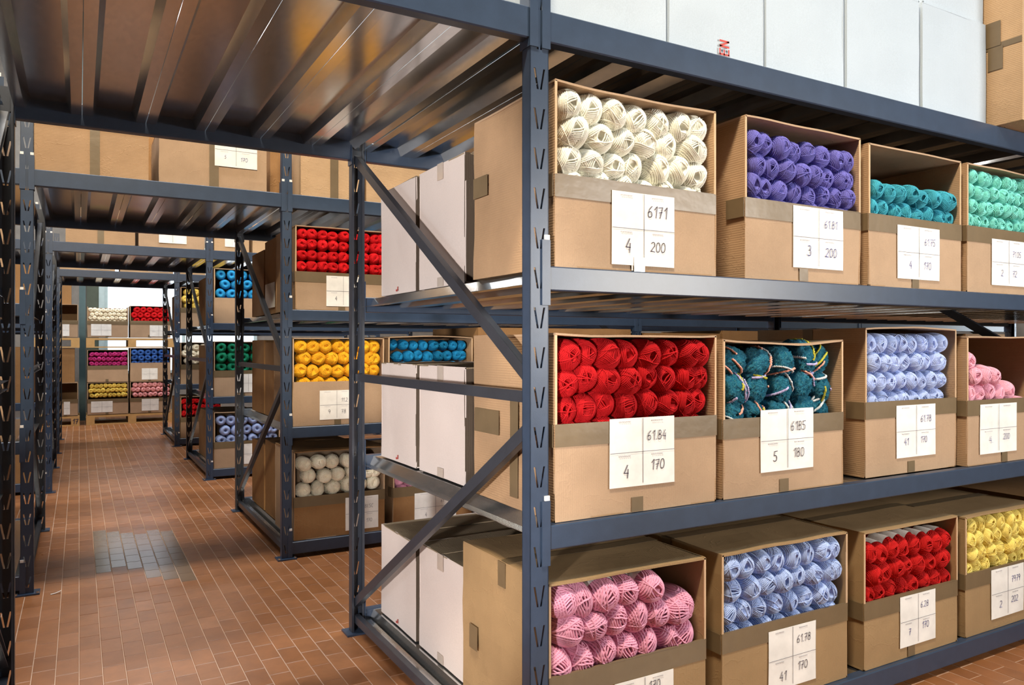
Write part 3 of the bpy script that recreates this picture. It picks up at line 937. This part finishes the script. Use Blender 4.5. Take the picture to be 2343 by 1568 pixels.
carton('open brown carton of pale blue yarn, second shelf, set back', x0, x1, YB, z3, z3 + .648, z3 + .325, .60, sag=-.012, toptape=True,
       pap=(.21, .50, .07, .305, [(.60, .66, .13, '61.78'), (.18, .24, .13, '41'), (.60, .26, .12, '170')]), inks='blue_ink')
fill('set back 61.78 carton', 'pale blue', 'paleblue', SKH, x0 + E_, x1 - .05, YB, z3 + .625, 8, 4, .085, ry=.07, jit=.1, over=1.2)
x0, x1 = P(2213), P(2213) + .66
carton('brown carton half full of pink yarn at the right edge', x0, x1, YF, z3, z3 + .618, z3 + .310, .60, inner='kraft_d', tape2=True,
       pap=(.10, .42, .05, .29, [(.24, .22, .13, '4.'), (.62, .26, .12, '200')]), inks='blue_ink')
fill('half full pink carton', 'pale pink', 'pink', SKH, x0 + E_, x1 - .02, YF, z3 + .545, 7, 4, .082, ry=.07, jit=.14, over=1.2, rowlim=[1, 3, 5, 7], band_rows=1)
# bottom shelf
x0, x1 = P(1256), P(1614)
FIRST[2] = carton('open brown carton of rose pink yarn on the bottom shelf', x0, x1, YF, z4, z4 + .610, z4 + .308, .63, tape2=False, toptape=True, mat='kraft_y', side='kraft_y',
       pap=(.26, .52, -.0 + .005, .235, [(.56, .78, .13, '170')]))
fill('rose pink carton', 'rose pink', 'rose', SKT, x0 + .008, x1 - .02, YF - .01, z4 + .595, 7, 4, .108, ry=.10, jit=.16, over=1.20, rowlim=[5, 7, 7, 7], band_rows=1)
x0, x1 = P(1652), P(1938)
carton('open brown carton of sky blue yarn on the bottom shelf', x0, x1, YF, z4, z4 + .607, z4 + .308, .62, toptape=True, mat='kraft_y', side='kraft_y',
       pap=(.24, .51, .04, .275, [(.58, .70, .13, '61.78'), (.22, .14, .15, '41'), (.60, .24, .14, '170')]))
fill('bottom 61.78 carton', 'sky blue', 'sky', SK, x0 + E_, x1 - .012, YF, z4 + .585, 8, 4, .090, ry=.085, jit=.12, over=1.2)
x0, x1 = P(1977), P(2190)
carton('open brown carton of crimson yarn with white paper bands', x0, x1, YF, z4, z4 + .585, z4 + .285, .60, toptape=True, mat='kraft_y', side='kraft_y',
       pap=(.24, .50, .05, .275, [(.56, .70, .12, '6.28'), (.22, .22, .13, '7'), (.60, .28, .13, '170')]), inks='blue_ink')
fill('crimson carton', 'crimson', 'crimson', SKH, x0 + E_, x1 - E_, YF, z4 + .525, 8, 4, .088, ry=.08, jit=.14, over=1.2, band_rows=1)
x0, x1 = P(2209), P(2209) + .66
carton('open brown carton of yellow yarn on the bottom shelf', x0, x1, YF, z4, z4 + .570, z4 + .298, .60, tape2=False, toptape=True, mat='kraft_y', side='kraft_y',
       pap=(.21, .50, .05, .29, [(.60, .66, .13, '7979'), (.24, .2, .14, '2'), (.6, .24, .13, '202')]), inks='blue_ink')
fill('bottom yellow carton', 'yellow', 'yellow', SKH, x0 + E_, x1 - E_, YF, z4 + .560, 8, 5, .072, ry=.06, jit=.12, over=1.2)

# tape patches on the left faces of the first carton of each shelf
for co, pa, pb, za, zb in ((FIRST[0], 1088, 1120, 458, 412), (FIRST[1], 1091, 1146, 985, 932), (FIRST[2], 1079, 1097, 1478, 1424), (FIRST[1], 1172, 1190, 1135, 900)):
    xx = co.location.x; ya_, yb_ = YP(pa, xx) - YF, YP(pb, xx) - YF; zl, zh = ZX(pa, za, xx) - co.location.z, ZX(pa, zb, xx) - co.location.z
    zl = max(zl, .004)
    MB().slab((-.0095, ya_, zl), (0, yb_ - ya_, 0), (0, 0, zh - zl), .0006, 3, 4, .002).build('tape', M['tape'], co)

# white and brown boxes on the top deck of the nearest rack
z1 = LV[3] + .002
WG = 'white boxes along the top deck'
def print_mark(root, W, D, Hh):
    mb = MB(); strokes(mb, 'EN', W * .60, .02, .045, .007, -.006, slant=0, rot=PI / 2); mb.build('printed_mark', M['red_ink'], root)


tops = [(1256, 1523, 'white box on the top deck right beside the blue post', None), (1531, 1747, 'white box with small red print, second from the blue post', print_mark),
        (1753, 1930, 'plain white box in the middle of the top deck row', None), (1938, 2103, 'white box on the top deck, second from the brown carton', None),
        (2111, 2255, 'white box on the top deck beside the brown carton', None)]
for a, b, lab, ex in tops:
    closed_box(lab, P(a, 2.10), P(b, 2.10), 2.10, 2.58, z1, z1 + .498, 'white_card2', tape=None, group=WG, extra=ex)
closed_box('white box stacked in the upper layer beside the brown carton', P(2112, 2.11), P(2249, 2.11), 2.11, 2.58, z1 + .505, z1 + 1.0, 'white_card2', tape=None, group=WG)
def cross_side(root, W, D, Hh):
    s = .385
    MB().slab((-.0048, D, s - .014), (0, -D, 0), (0, 0, .028), .0006, 6, 2, .003).build('tape', M['tape'], root)
    MB().slab((-.0062, .165, s), (0, -.07, 0), (0, 0, .12), .0006, 2, 2, .001).build('tape', M['tape'], root)
    MB().slab((-.0062, .155, s - .115), (0, -.07, 0), (0, 0, .11), .0006, 2, 2, .001).build('tape', M['tape'], root)


closed_box('large brown carton with crossed tape at the top right', 3.875, 4.33, 1.945, 2.55, z1, z1 + .80, 'kraft_l', tape=None, extra=cross_side)

# boxes behind the front cartons, seen through the side frame
XS = 1.368
def reds(root, W, D, Hh):
    mb = MB(); mb.box(-.0055, -.0048, D * .50, D * .53, .012, .022).box(-.0055, -.0048, D * .47, D * .49, .015, .035).build('printed_mark', M['red_ink'], root)


for lv, zz, hh, nm in ((2, z2, .535, 'middle'), (1, z3, .485, 'second'), (0, z4, .455, 'bottom')):
    ya, yb = YP(1064, XS), YP(960, XS)
    closed_box(f'nearer plain white box seen through the frame, {nm} shelf', XS, XS + .55, ya, yb, zz, zz + hh + (.02 if lv == 0 else 0), 'white_card', 'kraft_g', 'side', frontmat='kraft_shade', group='white boxes behind the front cartons')
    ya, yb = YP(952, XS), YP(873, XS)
    closed_box(f'farther plain white box seen through the frame, {nm} shelf', XS, XS + .55, ya, yb, zz, zz + hh, 'white_card', 'kraft_g', None, frontmat='kraft_shade', group='white boxes behind the front cartons', extra=reds)
for xx, dd in ((1.95, .5), (2.55, .6), (3.2, .55), (3.78, .5)):
    for zz, hh, nm in ((z2, .5, 'middle'), (z4, .42, 'bottom')):
        closed_box(f'brown box behind the front cartons, {nm} shelf, {"first second third last".split()[int((xx-1.9)/.62)]} along', xx, xx + dd, 2.95, 3.6, zz, zz + hh, 'kraft_d', None, None, group='brown boxes behind the front cartons')

for nm, zz, hh in (('top', z1, .5), ('middle', z2, .58), ('second', z3, .58), ('bottom', z4, .56)):
    for k in range(2):
        closed_box(f'brown box in the bay beyond the right edge, {nm} shelf, {("nearer", "farther")[k]} one', 4.47 + 1.45 * k, 5.87 + 1.45 * k, 2.12, 3.5, zz, zz + hh, 'kraft_d', None, None, group='boxes in the bay beyond the right edge')
# ------------------------------------------------------------------ second rack
Y2 = ROWY[1] + .02
x0, x1 = P(676, Y2), P(676, Y2) + .70
carton('open carton of scarlet yarn on the second rack, middle shelf', x0, x1, Y2, z2, z2 + .600, z2 + .27, .62,
       pap=(.22, .47, .03, .25, [(.25, .2, .13, '4')]))
fill('scarlet carton', 'scarlet', 'scarlet', SK, x0 + E_, x1 - E_, Y2, z2 + .588, 9, 5, .078, ry=.06, jit=.06, stagger=0, over=1.08)
x0, x1 = P(670, Y2), P(878, Y2)
carton('open carton of golden yellow yarn on the second rack', x0, x1, Y2, z3, z3 + .630, z3 + .315, .60, tape=False,
       pap=(.19, .44, .04, .25, [(.62, .6, .13, '11.2'), (.24, .2, .14, '9'), (.62, .2, .14, '78')]))
fill('golden carton', 'golden yellow', 'gold', SK, x0 + E_, x1 - E_, Y2, z3 + .615, 7, 4, .090, ry=.07, jit=.12, over=1.1)
x0, x1 = P(889, Y2), P(1081, Y2)
carton('carton of deep blue yarn in shadow on the second rack', x0, x1, Y2, z3, z3 + .640, z3 + .32, .60, sag=-.01)
fill('shadowed deep blue carton', 'deep blue', 'deepblue', SK, x0 + .02, x1 - .02, Y2 + .03, z3 + .620, 8, 4, .085, ry=.06, jit=.14, over=.95)
x0, x1 = P(673, Y2), P(880, Y2)
carton('open carton of cream yarn on the second rack, bottom shelf', x0, x1, Y2, z4, z4 + .630, z4 + .305, .60, tape2=False, mat='kraft_d', side='kraft',
       pap=(.37, .62, .03, .27, [(.58, .64, .11, 'BI.SC'), (.62, .2, .11, '170')]))
fill('cream carton', 'cream', 'cream', SK, x0 + .02, x1 - .01, Y2, z4 + .585, 6, 4, .094, ry=.07, jit=.16, over=1.05, rowlim=[5, 6, 6, 6])
x0, x1 = P(900, Y2), P(900, Y2) + .66
carton('carton of pink yarn low on the second rack', x0, x1, Y2, z4, z4 + .60, z4 + .305, .60, tape2=False, mat='kraft_d', top=False,
       pap=(.17, .52, .02, .25, [(.62, .62, .11, '61'), (.24, .2, .13, '4')]))
fill('low pink carton', 'rose pink', 'rose', SK, x0 + E_, x1 - E_, Y2, z4 + .400, 7, 2, .085, ry=.07, jit=.14, over=1.1)
# cartons seen end-on through the second rack's frame
SG = 'brown boxes inside the second rack'
for nm, zz, hs in (('middle shelf', z2, (.60, .55)), ('second shelf', z3, (.60, .62)), ('bottom shelf', z4, (.60, .55))):
    def sp(root, W, D, Hh, nm=nm):
        if nm == 'middle shelf':
            MB().slab((-.0055, D * .95, .05), (0, -D * .8, 0), (0, 0, .2), .0006, 2, 2, .001).build('paper_label', M['paper'], root)
    closed_box(f'brown box inside the second rack, {nm}, nearer one', 1.35, 1.95, 6.10, 6.55, zz, zz + hs[0], 'kraft_d', None, None, group=SG, extra=sp)
    closed_box(f'brown box inside the second rack, {nm}, farther one', 1.35, 1.95, 6.60, 7.10, zz, zz + hs[1], 'kraft_d', None, None, group=SG)
for nm, zz, hh in (('middle', z2, .60), ('second', z3, .72), ('bottom', z4, .58)):
    k = 0
    for xs in (2.06, 3.18, 4.47, 5.45, 6.43, 7.59, 8.57, 9.55):
        if nm != 'middle' and xs < 2.5: continue
        xa_ = 2.78 if (nm != 'middle' and xs < 4) else xs
        xb_ = 4.32 if xs < 4 and xs > 3 else xs + (1.08 if xs < 4 else .95)
        closed_box(f'brown box in a row on the second rack, {nm} shelf, {ORD[k]} behind the near cartons', xa_, xb_, Y2, Y2 + .9, zz, zz + hh - .03 * (k % 2), 'kraft_d', None, None, group='brown boxes along the second rack')
        k += 1
# top deck of the second rack
Y2t = Y2 + .01
TG = 'brown cartons on the top deck of the second rack'
def pap_top(root, W, D, Hh):
    paper(root, W * .50, W * .905, .145, .145 + .225, [(.10, .62, .12, 'BI'), (.62, .62, .12, '6.54'), (.22, .24, .1, '5'), (.6, .2, .12, '170')], y=-.006, ink='blue_ink')


closed_box('brown carton with taped top edge above the gangway, left one', -.237, P(340, Y2t), Y2t, Y2t + .6, z1, z1 + .345, 'kraft_h', None, 'cross', group=TG)
closed_box('brown carton with white label above the gangway', P(364, Y2t), P(610, Y2t), Y2t, Y2t + .6, z1, z1 + .375, 'kraft', None, 'brown', group=TG, extra=pap_top)
closed_box('brown carton set back on the top deck beside the blue post', P(618, Y2t + .3), 1.30, Y2t + .3, Y2t + .9, z1, z1 + .42, 'kraft_d', None, None, group=TG)
closed_box('pale carton on the top deck just right of the second post', P(688, Y2t), P(834, Y2t), Y2t, Y2t + .5, z1, z1 + .42, 'kraft_l', None, 'brown', group=TG)
closed_box('pale carton on the top deck behind the near frame', P(838, Y2t), P(838, Y2t) + .5, Y2t, Y2t + .5, z1, z1 + .44, 'kraft_l', None, None, group=TG)
closed_box('pale carton on the top deck, farthest right seen through the frame', 2.42, 2.95, Y2t, Y2t + .5, z1, z1 + .44, 'kraft_l', None, None, group=TG)

closed_box('wide brown box added behind the two top cartons to keep their gap dark', -.2, 1.1, Y2t + .7, Y2t + 1.3, z1, z1 + .5, 'kraft_d', None, None, group=TG)  # unseen box added so the gap between the top cartons stays dark
# left bay of the second rack: carton ends glimpsed through the slots
LG = 'brown boxes in the left bay of the second rack'
for nm, zz, hh in (('bottom', z4, .60), ('second', z3, .62), ('middle', z2, .60), ('top', z1, .42)):
    for k in range(3):
        closed_box(f'brown box in the left bay, {nm} shelf, {("nearest to the post", "next along", "third along")[k]}', -.375 - .62 * (k + 1), -.375 - .62 * k - .02, Y2, Y2 + .6, zz, zz + hh - .03 * k, 'kraft', None, None, group=LG)

# ------------------------------------------------------------------ third rack
Y3 = ROWY[2] + .02
x0, x1 = P(490, Y3), P(490, Y3) + .62
carton('open carton of bright blue cotton balls on the third rack', x0, x1, Y3, z2, z2 + .615, z2 + .285, .6, tape=False)
fill('bright blue cotton carton', 'bright blue', 'cyan', CN, x0 + .015, x1 - .01, Y3, z2 + .600, 5, 4, .105, ry=.07, jit=.06, over=1.0, rowlim=[5, 5, 5, 5], name='cotton_ball')
carton('open carton of green cotton balls on the third rack', x0, x1 + .02, Y3, z3, z3 + .620, z3 + .29, .6, pap=(.24, .5, .04, .25, []))
fill('green cotton carton', 'green', 'green', CN, x0 + .015, x1 + .0, Y3, z3 + .612, 5, 3, .115, ry=.07, jit=.04, stagger=0, over=1.0, name='cotton_ball')
x1 = P(640, Y3)
carton('open carton of lilac blue cotton balls on the third rack', x0, x1, Y3, z4, z4 + .630, z4 + .295, .6, tape2=False, pap=(.32, .55, .03, .26, []))
fill('lilac blue cotton carton', 'lilac blue', 'lilac', CN, x0 + .015, x1 - .01, Y3, z4 + .590, 6, 4, .110, ry=.07, jit=.08, over=1.02, name='cotton_ball')
TG3 = 'brown boxes in the third rack'
for nm, zz in (('middle', z2), ('second', z3), ('bottom', z4)):
    closed_box(f'brown box end-on inside the third rack, {nm} shelf', 1.35, 1.9, 9.85, 10.6, zz, zz + .58, 'kraft_d', None, None, group=TG3)
def pap3(root, W, D, Hh):
    paper(root, W * .30, W * .72, .05, .33, [(.22, .7, .1, '5'), (.6, .7, .1, '170')], y=-.006, ink='blue_ink')


closed_box('brown carton on the third top deck, leftmost over the gangway', P(150, Y3), P(309, Y3), Y3, Y3 + .6, z1, z1 + .42, 'kraft_h', None, 'brown', group=TG3)
closed_box('brown carton with white label on the third top deck', P(317, Y3), P(468, Y3), Y3, Y3 + .6, z1, z1 + .42, 'kraft', None, None, group=TG3, extra=pap3)
closed_box('brown carton with label right of the third post, top deck', P(490, Y3), P(570, Y3), Y3, Y3 + .6, z1, z1 + .42, 'kraft_l', None, None, group=TG3, extra=pap3)
closed_box('pale carton farther right on the third top deck', P(578, Y3), P(700, Y3), Y3, Y3 + .6, z1, z1 + .34, 'kraft_l', None, None, group=TG3)
for nm, zz in (('bottom', z4), ('second', z3), ('middle', z2)):
    closed_box(f'brown box in the left bay of the third rack, {nm} shelf', -1.05, -.40, Y3, Y3 + .6, zz, zz + .56, 'kraft_d', None, None, group=TG3)

# ------------------------------------------------------------------ fourth rack
Y4 = ROWY[3] + .02
x0 = P(413.5, Y4); x1 = x0 + .66
carton('open carton of lemon yarn on the farthest rack', x0, x1, Y4, z2, z2 + .62, z2 + .31, .6)
fill('lemon carton on the farthest rack', 'lemon', 'lemon', SK, x0 + E_, x1 - E_, Y4, z2 + .605, 6, 3, .105, ry=.07, jit=.1)
carton('open carton of white yarn on the farthest rack', x0, x1, Y4, z3, z3 + .62, z3 + .29, .6)
fill('white yarn carton on the farthest rack', 'white', 'cream', SK, x0 + E_, x1 - E_, Y4, z3 + .605, 6, 3, .105, ry=.07, jit=.1)
x1 = P(506, Y4)
carton('open carton of scarlet yarn low on the farthest rack', x0, x1, Y4, z4, z4 + .62, z4 + .31, .6, pap=(.38, .62, .04, .28, []))
fill('low scarlet carton on the farthest rack', 'scarlet', 'scarlet', SK, x0 + E_, x1 - E_, Y4, z4 + .590, 9, 4, .09, ry=.06, jit=.1)
TG4 = 'boxes on the farthest rack'
def pap4(root, W, D, Hh):
    paper(root, W * .52, W * .92, .02, .3, [], y=-.006)


closed_box('brown carton on the farthest top deck, left over the gangway', P(245, Y4) - .62, P(263, Y4), Y4, Y4 + .5, z1, z1 + .3, 'kraft_l', None, None, group=TG4, extra=pap4)
closed_box('brown carton with label on the farthest top deck, right one', P(275, Y4), P(396, Y4), Y4, Y4 + .5, z1, z1 + .3, 'kraft_l', None, None, group=TG4, extra=pap4)
closed_box('brown carton beyond the farthest post, top deck', P(412, Y4), P(470, Y4), Y4, Y4 + .5, z1, z1 + .3, 'kraft_l', None, None, group=TG4)
for nm, zz in (('middle', z2), ('second', z3), ('bottom', z4)):
    closed_box(f'brown box end-on inside the farthest rack, {nm} shelf', 1.35, 1.9, 13.1, 13.9, zz, zz + .55, 'kraft_d', None, None, group=TG4)


# ------------------------------------------------------------------ pallets by the window
def pallet(x0, x1, y0, z0, label, mark=False):
    root = empty('wooden_pallet', (x0, y0, z0)); tag(root, label, 'pallet', 'wooden pallets by the window')
    W = x1 - x0; D = .8
    for k in range(5):
        MB().box(0, W, k * (D - .12) / 4, k * (D - .12) / 4 + .12, .165, .185).build('board', M['wood'], root)
    for k in range(3):
        y = k * (D - .1) / 2
        MB().box(0, W, y, y + .1, 0, .022).build('board', M['wood'], root)
        MB().box(0, W, y, y + .1, .145, .165).build('board', M['wood'], root)
        for j, bx in enumerate((0, W / 2 - .07, W - .14)):
            MB().box(bx, bx + .14, y, y + .1, .022, .145).build('block', M['wood'], root)
    if mark:
        mb = MB(); strokes(mb, '17', W - .12, .04, .09, .012, -.002); mb.build('handwriting', M['ink'], root)
    return root


YP_ = 16.42
xa, xb, xc_, xd = P(200, YP_), P(293, YP_), P(298, YP_), P(390, YP_)
pallet(xa - .02, xd + .1, YP_, 0, 'wooden pallet on the floor under yellow and pink yarn')
pz0 = .187
carton('open carton of yellow yarn on the floor pallet', xa, xb, YP_, pz0 + .01, .80, pz0 + .30, .6, pap=(.06, .42, .04, .25, []))
fill('floor pallet yellow carton', 'yellow', 'lemon', SK, xa + E_, xb - E_, YP_, .785, 9, 3, .09, ry=.07, jit=.12)
carton('open carton of blush pink yarn on the floor pallet', xc_, xd, YP_, pz0 + .01, .805, pz0 + .30, .6, pap=(.2, .5, .04, .27, []))
fill('floor pallet blush carton', 'blush pink', 'blush', SK, xc_ + E_, xd - E_, YP_, .79, 8, 3, .095, ry=.07, jit=.12)
carton('open carton of magenta yarn stacked over the yellow one', xa, xb, YP_, .812, 1.42, 1.12, .6)
fill('magenta carton', 'magenta', 'magenta', SK, xa + E_, xb - E_, YP_, 1.38, 9, 3, .09, ry=.07, jit=.08)
carton('open carton of royal blue cotton balls stacked over the blush one', xc_, xd, YP_, .812, 1.455, 1.17, .6, tape=False, pap=(.2, .48, .03, .25, []))
fill('royal blue cotton carton', 'royal blue', 'royal', CN, xc_ + E_, xd - E_, YP_, 1.42, 6, 3, .105, ry=.07, jit=.08, stagger=0, name='cotton_ball')
pallet(xa - .02, xd + .1, YP_, 1.462, 'wooden pallet raised on the magenta and royal blue cartons')
zp = 1.462 + .187
carton('open carton of cream yarn on the raised pallet', xa, xb, YP_, zp + .01, 2.24, 1.97, .6, top=False, pap=(.06, .4, .03, .25, []))
fill('raised cream carton', 'cream', 'cream', SK, xa + E_, xb - E_, YP_, 2.21, 9, 4, .075, ry=.06, jit=.2)
carton('open carton of scarlet cotton balls on the raised pallet', xc_, xd, YP_, zp + .01, 2.27, 1.98, .6, pap=(.34, .66, .02, .24, []))
fill('raised scarlet cotton carton', 'scarlet', 'scarlet', CN, xc_ + E_, xd - E_, YP_, 2.255, 6, 3, .105, ry=.07, jit=.08, name='cotton_ball')
xl, xr = P(120, YP_), P(178, YP_)
pallet(xl - .3, xr + .03, YP_, 0, 'wooden pallet on the floor left of the pillar with scribbled mark', True)
carton('empty carton with dark opening on the left floor pallet', xl, xr, YP_, pz0 + .01, .81, .50, .6, pap=(.18, .28 + .0, .02, .26, []))
closed_box('tall dark box stacked on the left floor pallet', xl, xr - .05, YP_ + .02, YP_ + .6, .812, 1.45, 'kraft_d', None, None)
pallet(xl - .3, xr + .03, YP_, 1.462, 'raised wooden pallet left of the pillar')
carton('empty carton with dark opening on the raised left pallet', xl, xr, YP_, zp + .01, 2.27, 1.97, .6, pap=(.16, .27, .02, .24, []))
closed_box('dark brown box at the back on the raised left pallet', xl, xl + .3, YP_ + .3, YP_ + .7, 2.28, 2.75, 'kraft_d', None, None)

sc_ = MB().slab((-.03, 0, .001), (.055, .01, 0), (0, .012, 0), .0006, 8, 2, .0, 3, lambda a, b: .012 * a * a).build('paper_scrap', M['paper'], None, (-.12, 5.36, .002))
tag(sc_, 'tiny curled strip of white paper on the floor beside the left blue post', 'paper')
finish_balls()
